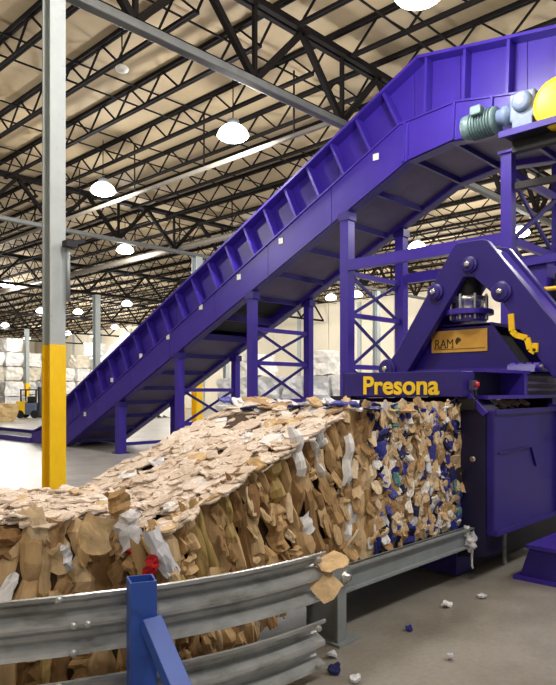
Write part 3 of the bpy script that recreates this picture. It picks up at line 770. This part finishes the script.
def top_flakes(root, patch, n, size, kinds, lift=.0, amp=.03, tilt=.2):
    for k in range(n):
        u, v = rr.uniform(.0, 1), rr.uniform(.0, 1)
        kd = rr.choices([a for a, _ in kinds], [b for _, b in kinds])[0]
        name = {'pale': 'cardboard_flake', 'card': 'cardboard_flake', 'mixed': 'waste_scrap', 'paper': 'paper_sheet', 'blueplastic': 'plastic_scrap', 'redplastic': 'plastic_scrap'}[kd]
        nrm = patch.du(v).cross(patch.dv(u)).normalized()
        if nrm.z < 0: nrm = -nrm
        s = rr.uniform(*size)
        ez = nrm + Vector((rr.uniform(-tilt, tilt), rr.uniform(-tilt, tilt), 0))
        place('top', rr.choice(FLAKE[kd]), root, patch(u, v)+nrm*(lift+rr.uniform(0.01, .05)), patch.du(v), ez, s*rr.uniform(.8, 1.5), s*rr.uniform(.6, 1.0), amp*rr.uniform(.6, 1.6), rr.uniform(0, 6.28), name)
def loose_layer(root, patch, n, size, m, amp=.03, tilt=.25, base=0.0):
    """flakes too many to count under the ones laid singly: one part"""
    vs, fs = [], []
    for k in range(n):
        u, v = rr.random(), rr.random(); nrm = patch.du(v).cross(patch.dv(u)).normalized()
        if nrm.z < 0: nrm = -nrm
        ez = (nrm+Vector((rr.uniform(-tilt, tilt), rr.uniform(-tilt, tilt), 0))).normalized(); a = rr.uniform(0, 6.28)
        ex = ez.orthogonal().normalized(); ey = ez.cross(ex); e1 = ex*math.cos(a)+ey*math.sin(a); e2_ = ez.cross(e1)
        s_ = rr.uniform(*size); q = patch(u, v)+nrm*(base+rr.uniform(0, .03)); fv, ff = flake_mesh(k % 40); o = len(vs)
        vs += [q+e1*x*s_*1.2+e2_*y*s_*.85+ez*z*amp for x, y, z in fv]; fs += [tuple(i+o for i in f) for f in ff]
    mb = MB(); mb.v = vs; mb.f = fs
    part('loose_flakes', mb, m, root, kind='stuff')

# bale in and before the press mouth (level), then the sloping bale, then the left bale on the floor
YN, YF = 2.95, 4.17
Zt, Zl = 1.64, .49
b3 = thing('cardboard_bale', 'level bale of mixed paper, cardboard and blue plastic leaving the press mouth', 'bale', (4.6, 3.55, Zl), )
P3 = [(3.82, YN, Zl), (7.1, YN, Zl), (7.1, YF, Zl), (3.82, YF, Zl), (3.70, YN, Zt), (7.1, YN, Zt), (7.1, YF, Zt), (3.70, YF, Zt)]
part('core', hexa(shrink(P3, .045)), M['core'], b3, 'dark bale core')
side_strata(b3, Patch((3.80, YN, Zl), (4.12, YN, Zl), (4.05, YN, Zt), (3.68, YN, Zt)), (.07, .12), [('card', 9), ('paper', 1)], rows=(2, 4), thick=.06)
s3 = Patch((4.08, YN, Zl), (5.50, YN, Zl), (5.50, YN, Zt), (4.02, YN, Zt))
side_strata(b3, s3, (.09, .13), [('mixed', 6), ('card', 6)], rows=(5, 8), thick=.04)
side_scraps(b3, s3, 330, (.06, .13), [('mixed', 10), ('card', 2.5), ('paper', 1.0), ('blueplastic', 1.4)], jit=.5)
side_scraps(b3, Patch((3.80, YN, Zl), (4.12, YN, Zl), (4.05, YN, Zt), (3.68, YN, Zt)), 26, (.06, .14), [('card', 6), ('mixed', 4)], tall=1.8)
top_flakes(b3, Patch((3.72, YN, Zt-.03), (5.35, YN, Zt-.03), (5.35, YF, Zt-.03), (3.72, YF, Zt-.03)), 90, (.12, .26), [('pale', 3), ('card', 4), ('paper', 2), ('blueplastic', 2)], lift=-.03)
for x in (3.75, 3.86, 4.0, 4.1):
    for k in range(3):
        kd = rr.choice(['blueplastic', 'card', 'paper', 'card'])
        place('top', rr.choice(FLAKE[kd]), b3, Vector((x+rr.uniform(-.05, .3), YF-.05+rr.uniform(-.2, .03), Zt+rr.uniform(-.03, .02))), Vector((1, 0, 0)), Vector((rr.uniform(-.5, .5), rr.uniform(-.6, .2), 1)), .22, .2, .05, 0,
              {'blueplastic': 'plastic_scrap', 'card': 'cardboard_sheet', 'paper': 'paper_sheet'}[kd])
for k in range(26):      # blue and white scraps along the crest
    kd = rr.choice(['blueplastic', 'blueplastic', 'paper', 'mixed'])
    place('top', rr.choice(FLAKE[kd]), b3, Vector((rr.uniform(3.72, 4.2), rr.choice([YF-.05, YN+.1, YN+.3])+rr.uniform(-.1, .08), Zt+rr.uniform(-.01, .03))), Vector((1, 0, 0)),
          Vector((rr.uniform(-.5, .5), rr.uniform(-.7, 0), 1)), .13, .12, .045, rr.uniform(-1, 1), {'blueplastic': 'plastic_scrap', 'paper': 'paper_sheet', 'mixed': 'waste_scrap'}[kd])
# debris inside the open chamber top
for k in range(22):
    place('top', rr.choice(FLAKE['mixed']), b3, Vector((5.85+k*.055, 2.93+rr.uniform(0, .1), 1.62+rr.uniform(-.03, .02))), Vector((1, 0, 0)), Vector((rr.uniform(-.4, .4), -.8, 1)), .13, .10, .04, rr.uniform(-.5, .5), 'waste_scrap')

b2 = thing('cardboard_bale', 'sloping bale of brown cardboard sliding down from the press with a pale top', 'bale', (2.9, 3.55, .6))
P2 = [(2.12, YN, 0.02), (3.78, YN, Zl-.02), (3.78, YF, Zl-.02), (2.40, YF, 0.02), (2.06, YN, .99), (3.66, YN, 1.61), (3.66, YF, 1.61), (2.36, YF, 1.08)]
part('core', hexa(shrink(P2, .05)), M['core'], b2, 'dark bale core')
s2 = Patch((2.14, YN, .0), (3.86, YN, Zl), (3.68, YN, 1.60), (2.04, YN, .95))
side_scraps(b2, s2, 40, (.05, .10), [('card', 10), ('paper', .5)], tall=2.2, out=.05, jit=.2)
side_strata(b2, s2, (.045, .105), [('card', 12), ('olive', 1.2), ('paper', .5)], rows=(2, 4), thick=.06, fan=.18)
t2 = Patch((2.06, YN-.06, .95), (3.76, YN-.06, 1.59), (3.78, YF, 1.59), (2.40, YF, 1.05))
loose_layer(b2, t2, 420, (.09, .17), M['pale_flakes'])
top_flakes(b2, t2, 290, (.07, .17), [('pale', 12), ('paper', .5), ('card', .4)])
# single pieces that stand out on the sloping bale
for px, py, kd, w_, h_, roll, lab in ((163, 553, 'paper', .10, .32, -.55, 'white paper sheet sticking out'), (153, 567, 'redplastic', .08, .12, .3, 'red plastic scrap'),
                                      (299, 452, 'paper', .10, .34, -.25, 'white paper strip'), (349, 460, 'paper', .09, .36, .05, 'white paper sheet')):
    r = ray(px, py); t_ = (YN-.07)/r.y; q = Vector((0, 0, H))+r*t_
    root = b3 if px > 340 else b2
    place('side', rr.choice(SLAB[kd]), root, q, Vector((1, 0, 0)), Vector((0, 0, 1)), w_, .05, h_, roll, 'paper_sheet' if kd == 'paper' else 'plastic_scrap', lab)

Z1 = 1.07
an = [cw(-.85, 3.73), cw(-1.95, 3.08), cw(-2.46, 3.94), cw(-1.36, 4.59)]
b1 = thing('cardboard_bale', 'level bale of brown cardboard at left lying behind the guardrail', 'bale', (an[0]+an[2])/2)
P1 = [(q.x, q.y, .02) for q in an] + [(q.x, q.y, Z1) for q in an]
part('core', hexa([Vector(q)*.985+Vector(((an[0]+an[2])/2))*.015 - Vector((0, 0, .02)) for q in P1]), M['core'], b1, 'dark bale core')
V3 = lambda q, z: Vector((q.x, q.y, z))
# u runs so that du x dv points at the viewer: from left to right
side_strata(b1, Patch(V3(an[1], .0), V3(an[0], .0), V3(an[0], Z1-.03), V3(an[1], Z1-.03)), (.055, .13), [('card', 12), ('olive', .6), ('paper', .3)], rows=(2, 4), thick=.06)
side_scraps(b1, Patch(V3(an[1], .4), V3(an[0], .4), V3(an[0], Z1-.03), V3(an[1], Z1-.03)), 26, (.07, .14), [('card', 10), ('paper', .4)], tall=1.6, out=.05, jit=.2)
side_strata(b1, Patch(V3(an[0], .0), V3(an[3], .0), V3(an[3], Z1-.03), V3(an[0], Z1-.03)), (.09, .16), [('card', 1)], rows=(1, 2), thick=.05)
PT = Patch(V3(an[1], Z1-.03), V3(an[0]+CF*-.04, Z1-.03), V3(an[3], Z1-.03), V3(an[2], Z1-.03))
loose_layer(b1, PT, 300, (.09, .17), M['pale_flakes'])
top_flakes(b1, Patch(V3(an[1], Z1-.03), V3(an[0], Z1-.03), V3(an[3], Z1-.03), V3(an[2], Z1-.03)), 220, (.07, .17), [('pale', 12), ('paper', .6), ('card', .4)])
# loose flaps at the front upper edge of the left bale and scraps in the joint
for px, py, kd, w_, h_, roll in ((42, 528, 'card', .22, .14, 1.3), (103, 530, 'card', .16, .20, .3), (72, 553, 'paper', .05, .14, -.3)):
    d_ = 3.55; q = Vector((0, 0, H))+ray(px, py)*d_
    place('side', rr.choice(SLAB[kd]), b1, q-CF*.10, CR, Vector((0, 0, 1)), w_, .045, h_, roll, 'paper_sheet' if kd == 'paper' else 'cardboard_sheet')
for px, py, kd, s in ((118, 505, 'card', .16), (128, 535, 'paper', .16), (136, 560, 'card', .14), (140, 585, 'card', .16), (133, 548, 'redplastic', .09), (125, 520, 'paper', .14), (143, 548, 'card', .12)):
    q = Vector((0, 0, H))+ray(px, py)*3.58
    place('side', rr.choice(SLAB[kd]), b2, q, CR, Vector((rr.uniform(-.3, .3), 0, 1)), s*.8, .05, s, rr.uniform(-.5, .5), {'card': 'cardboard_sheet', 'paper': 'paper_sheet', 'redplastic': 'plastic_scrap'}[kd])

# ---------------------------------------------------------------- galvanised chute rail carrying the bale
ch = thing('bale_chute', 'grey galvanised chute rail on a post carrying the bale out of the press', 'chute', (4.5, 2.85, 0))
part('side_rail', MB().box((3.55, 2.84, .33), (5.50, 2.86, .50)).box((3.55, 2.80, .485), (5.50, 2.88, .50)).box((3.55, 2.80, .33), (5.50, 2.88, .345)), M['galv_paint'], ch)
part('deck_plate', MB().box((3.6, 2.87, .44), (5.48, 4.2, .46)), M['galv_paint'], ch)
part('side_rail', MB().box((3.6, 4.2, .33), (5.48, 4.24, .50)), M['galv_paint'], ch)
lg = part('leg', MB().box((3.53, 2.80, .02), (3.545, 3.10, .46)).box((3.49, 2.78, .02), (3.585, 2.80, .50)), M['galv_paint'], ch)
part('foot_plate', MB().box((3.46, 2.74, 0), (3.70, 3.08, .018)), M['galv_paint'], lg)
part('leg', MB().box((3.53, 3.95, .02), (3.545, 4.2, .44)), M['galv_paint'], ch)
part('hinge_bolt', MB().lathe((3.56, 2.79, .46), (0, -1, 0), [(.045, 0), (.045, .03), (.025, .035), (.025, .06)], 14), M['chrome'], ch, 'bright bolt', True)
part('hinge_lug', MB().box((3.42, 2.77, .40), (3.62, 2.79, .53)), M['galv_paint'], ch)

# ---------------------------------------------------------------- guardrail
gdl = thing('guardrail', 'curved galvanised guardrail with blue post in front of the bales', 'guardrail', cw(-.6, 3.3))
path = [(.285, 3.95), (.05, 3.72), (-.20, 3.52), (-.404, 3.39), (-.594, 3.28), (-.85, 3.17), (-1.10, 3.08), (-1.35, 3.00), (-1.62, 2.94), (-1.9, 2.90)]
def smoothp(pp, n=4):
    out = []
    for i in range(len(pp)-1):
        p0 = Vector(pp[max(0, i-1)]); p1 = Vector(pp[i]); p2 = Vector(pp[i+1]); p3 = Vector(pp[min(len(pp)-1, i+2)])
        for k in range(n):
            t = k/n
            out.append(.5*((2*p1)+(p2-p0)*t+(2*p0-5*p1+4*p2-p3)*t*t+(3*p1-p0-3*p2+p3)*t**3))
    out.append(Vector(pp[-1])); return out
sp = smoothp(path)
prof = [(.0, .155), (-.012, .150), (-.004, .128), (.070, .098), (.078, .088), (.078, .062), (.070, .052), (.0, .018), (-.004, 0), (.0, -.018), (.070, -.052), (.078, -.062), (.078, -.088), (.070, -.098), (-.004, -.128), (-.012, -.150), (0, -.155)]
def wbeam(zc, i0=0, i1=None, out=0.0):
    pts = sp[i0:i1]; vs = []; fs = []; n = len(prof)
    for i, p in enumerate(pts):
        a = pts[max(0, i-1)]; b = pts[min(len(pts)-1, i+1)]; t = (b-a).normalized()
        nb = Vector((t.y, -t.x));
        if nb.y < 0: nb = -nb                      # points away from the viewer, to the bales
        for (o_, z_) in prof:
            q = p + nb*(o_*.95-out)
            vs.append(cw(q.x, q.y, zc+z_*.95))
    for i in range(len(pts)-1):
        for k in range(n-1): fs.append((i*n+k, (i+1)*n+k, (i+1)*n+k+1, i*n+k+1))
    return vs, fs
def wpart(zc, i0, i1, out=0):
    mb = MB(); mb.add(*wbeam(zc, i0, i1, out))
    o = part('rail_beam', mb, M['galv'], gdl, smooth=False)
    s = o.modifiers.new('thick', 'SOLIDIFY'); s.thickness = .006
    return o
for zc in (.625, .215):
    wpart(zc, 0, 23); wpart(zc, 21, None, .008)
bolt = MB().lathe((0, 0, 0), (CF.x*-1, CF.y*-1, 0), [(.02, 0), (.02, .01), (.01, .016)], 8).mesh('splice_bolt', M['galv'])
for zc in (.625, .215):
    for i, dz in ((1, .11), (1, -.11), (22, .0), (23, .13), (22, -.13), (21, .0)):
        q = sp[i]; link('splice_bolt', bolt, gdl, cw(q.x, q.y-.02, zc+dz)-Vector(gdl.location))
bp = cw(-.655, 3.12)
def obox(c, hx, hy, z0, z1, e=CR, f=CF):
    return [c-e*hx-f*hy+Vector((0, 0, z0)), c+e*hx-f*hy+Vector((0, 0, z0)), c+e*hx+f*hy+Vector((0, 0, z0)), c-e*hx+f*hy+Vector((0, 0, z0)),
            c-e*hx-f*hy+Vector((0, 0, z1)), c+e*hx-f*hy+Vector((0, 0, z1)), c+e*hx+f*hy+Vector((0, 0, z1)), c-e*hx+f*hy+Vector((0, 0, z1))]
e2 = (CR*.93+CF*.37).normalized(); f2 = Vector((-e2.y, e2.x, 0))
if f2.dot(CF) < 0: f2 = -f2
tube = MB(); h_ = .062; t_ = .008
for (dx, dy, hx, hy) in ((0, -h_+t_/2, h_, t_/2), (0, h_-t_/2, h_, t_/2), (-h_+t_/2, 0, t_/2, h_-t_), (h_-t_/2, 0, t_/2, h_-t_)):
    v8 = obox(bp+e2*dx+f2*dy, hx, hy, .01, .845, e2, f2)
    tube.add(v8, [(0, 3, 2, 1), (4, 5, 6, 7), (0, 1, 5, 4), (1, 2, 6, 5), (2, 3, 7, 6), (3, 0, 4, 7)])
ps = part('post', tube, M['blue'], gdl, 'blue square tube post')
ft = cw(-.15, 2.55)
part('post_brace', MB().bar(bp-f2*.06+e2*.03+Vector((0, 0, .66)), ft+Vector((0, 0, .02)), .10, .06), M['blue'], gdl, 'blue slanting brace', bevel=.004)
part('post_foot', hexa(obox(bp, .14, .14, 0, .012)), M['blue'], gdl)
part('post_foot', hexa(obox(ft, .12, .12, 0, .012)), M['blue'], gdl)
# torn cardboard on the rail end
t = thing('cardboard_scrap', 'torn brown cardboard flap caught on the right end of the guardrail', 'scrap', cw(.31, 3.98, .6))
vs, fs = flake_mesh(3); o = place('top', raw('upper_flap', (vs, fs), M['card']), t, cw(.325, 3.97, .70), CR, Vector((0, -.6, .8)), .20, .15, .03, .5, 'upper_flap')
vs, fs = flake_mesh(5); o = place('top', raw('lower_flap', (vs, fs), M['card']), t, cw(.29, 3.90, .575), CR, Vector((-.5, -.7, .5)), .17, .17, .03, .9, 'lower_flap')
# shreds hanging at the mouth
t = thing('paper_shreds', 'pale paper shreds hanging below the bale where it leaves the press', 'scrap', (5.46, 2.82, .4))
for k in range(10):
    place('side', SLAB['paper'][k % NV], t, Vector((5.44+rr.uniform(-.05, .05), 2.80+rr.uniform(-.03, .03), .42+rr.uniform(-.10, .08))), Vector((.7, -.7, 0)), Vector((rr.uniform(-.6, .6), 0, 1)), .05, .03, .10, rr.uniform(-.6, .6), 'paper_shred')
place('side', SLAB['paper'][2], t, Vector((5.44, 2.79, .26)), Vector((.7, -.7, 0)), Vector((.1, 0, 1)), .02, .02, .22, 0, 'paper_shred')
# floor litter
def litter(px, py, kd, s, label, nm='plastic_scrap', sy=1.0):
    q = at_z(px, py, 0)
    vs, fs = flake_mesh(hash((px, py)) % 50)
    me = raw(nm, (vs, fs), M[kd]); z0 = min(v[2] for v in vs)*.05
    o = bpy.data.objects.new(nm, me); C.objects.link(o)
    o.location = (q.x, q.y, -z0+.002); o.scale = (s, s*sy, .05); o.rotation_euler = (0, 0, px*1.3)
    o['label'] = label; o['category'] = 'litter'
litter(334, 672, 'blueplastic', .13, 'crumpled dark blue scrap on the concrete beside the guardrail end', sy=.6)
litter(409, 631, 'blueplastic', .05, 'tiny blue scrap alone on the concrete before the press')
litter(447, 607, 'paper', .10, 'white paper scrap on the floor at the shadow edge', 'paper_scrap', .6)
litter(332, 658, 'paper', .06, 'small white paper bit behind the dark blue scrap', 'paper_scrap')
litter(355, 682, 'paper', .06, 'small white paper bit right of the dark blue scrap', 'paper_scrap')
litter(482, 598, 'paper', .07, 'white paper bit on the floor under the side door', 'paper_scrap')
litter(450, 660, 'paper', .04, 'tiny pale paper bit in the open floor at lower right', 'paper_scrap')

# ---------------------------------------------------------------- background stock
fk = thing('forklift', 'yellow and grey forklift parked far off left of the column', 'forklift', at_z(31, 418, 0))
o_ = Vector(fk.location); e, f = CR, CF
def fb(name, u0, u1, w0, w1, z0, z1, m, lab=None, bevel=.04):
    c = o_+e*((u0+u1)/2)+f*((w0+w1)/2)
    return part(name, hexa(obox(Vector((c.x, c.y, 0)), (u1-u0)/2, (w1-w0)/2, z0, z1)), m, fk, lab, bevel=bevel)
fb('counterweight', -.75, -.2, -.5, .5, .25, 1.05, M['yellow'], 'yellow counterweight')
fb('body', -.2, .5, -.5, .5, .22, .95, mat('forklift_grey', (92, 108, 136), .5), 'blue grey body')
fb('seat', -.15, .25, -.25, .25, .95, 1.35, M['black'])
fb('overhead_guard', -.55, .5, -.45, .45, 1.72, 1.80, M['black'])
for u in (-.52, .42):
    for v in (-.42, .38): fb('guard_post', u, u+.08, v, v+.07, .9, 1.74, M['black'], bevel=0)
fb('mast', .55, .68, -.4, .4, .05, 1.95, M['black'])
fb('beacon', -.15, .0, -.08, .08, 1.8, 1.98, M['sign_yellow'], 'yellow beacon')
fb('fork', .68, 1.5, -.3, -.2, .05, .1, M['black'], bevel=0); fb('fork', .68, 1.5, .2, .3, .05, .1, M['black'], bevel=0)
for u in (-.5, .4):
    for s in (-1, 1):
        c = o_+e*u+f*(s*.42)
        part('wheel', MB().cyl(c-f*.09+Vector((0, 0, .25)), c+f*.09+Vector((0, 0, .25)), .25, 16), M['rubber'], fk)
# white stacked bales along the far side
wb_me = []
for k in range(4):
    rnd = random.Random(k); mb = MB(); n = 5; vs = []; 
    bmx = bmesh.new(); bmesh.ops.create_cube(bmx, size=1); bmesh.ops.subdivide_edges(bmx, edges=bmx.edges[:], cuts=3, use_grid_fill=True)
    for v in bmx.verts:
        d = noise.noise(v.co*3+Vector((k*7, 0, 0)))*.16; v.co += v.normal*d
        r_ = .92; v.co = Vector([math.copysign(abs(c)**1.0, c) for c in v.co])
    me = bpy.data.meshes.new('white_bale'); bmx.to_mesh(me); bmx.free(); me.materials.append(M['whitebale']); wb_me.append(me)
WB = 1
def stack(base, along, n, hts, s, label, group):
    a = along.normalized()
    for i in range(n):
        for j in range(hts[i % len(hts)]):
            o = bpy.data.objects.new('white_bale', rr.choice(wb_me)); C.objects.link(o)
            q = base + a*(i*(s+.1)); o.location = (q.x+rr.uniform(-.05, .05), q.y+rr.uniform(-.05, .05), s*.80*(j+.5)+.01)
            o.scale = (s*.92, s*.92, s*.74); o.rotation_euler = (0, 0, math.atan2(a.y, a.x)+rr.uniform(-.04, .04))
            o['label'] = label; o['category'] = 'bale'; o['group'] = group
stack(Vector((24, 58, 0)), Vector((1, 0, 0)), 8, [4, 5, 4, 4, 3, 4, 5, 4], 1.6, 'white wrapped bale in the far stacks left of the yellow column', 'white wrapped bales by the far wall')
stack(Vector((22.5, 51, 0)), Vector((1, 0, 0)), 3, [2, 1, 2], 1.5, 'white wrapped bale in the short row behind the forklift', 'white bales behind the forklift')
stack(Vector((24, 18.2, 0)), Vector((0, 1, 0)), 6, [2, 3, 2, 2, 3, 2], 1.5, 'white wrapped bale seen under the conveyor behind its support frames', 'white bales beyond the conveyor')
o = bpy.data.objects.new('paper_bale', wb_me[0].copy()); C.objects.link(o)
o.data.materials.clear(); o.data.materials.append(mat('tan_wrap', (206, 178, 128), .8)); q = at_z(2, 421, 0)
o.location = (q.x, q.y, .5); o.scale = (1.3, 1.3, .96); o['label'] = 'tan bale on the floor at the far left edge before the forklift'; o['category'] = 'bale'
# white paper heap behind the incline
hb = bmesh.new(); n = 26; c0 = cw(-10.4, 44)
g = [[hb.verts.new((0, 0, 0)) for _ in range(n+1)] for _ in range(n+1)]
for i in range(n+1):
    for j in range(n+1):
        u, v = (i/n-.5)*2, (j/n-.5)*2
        r = math.hypot(u, v); z = max(0, 1-r)**.85*5.8 + (noise.noise(Vector((u*4, v*4, 3)))*.5+noise.noise(Vector((u*11, v*11, 5)))*.3)*max(0, min(1, (1-r)*4))
        p = CR*(u*4.0)+CF*(v*4.0); g[i][j].co = (p.x, p.y, max(.004, z))
for i in range(n):
    for j in range(n):
        if math.hypot((i+.5)/n*2-1, (j+.5)/n*2-1) < 1.03: hb.faces.new((g[i][j], g[i+1][j], g[i+1][j+1], g[i][j+1]))
bmesh.ops.delete(hb, geom=[v for v in hb.verts if not v.link_faces], context='VERTS')
me = bpy.data.meshes.new('paper_heap'); hb.to_mesh(me); hb.free(); me.materials.append(M['heap'])
o = bpy.data.objects.new('paper_heap', me); C.objects.link(o); o.location = (c0.x, c0.y, 0)
o['kind'] = 'stuff'; o['label'] = 'tall white heap of loose waste paper behind the lower conveyor'; o['category'] = 'heap'
# small yellow bollard under the conveyor
q = at_z(183, 425, 0)
t = thing('yellow_bollard', 'small yellow bollard standing left of the column seen under the conveyor', 'bollard', q)
part('post', MB().lathe(q, (0, 0, 1), [(.12, .02), (.12, 1.0), (.09, 1.06), (.03, 1.08)], 12), M['yellow'], t, smooth=True)
part('base', MB().box((q.x-.2, q.y-.2, 0), (q.x+.2, q.y+.2, .02)), M['steel'], t)
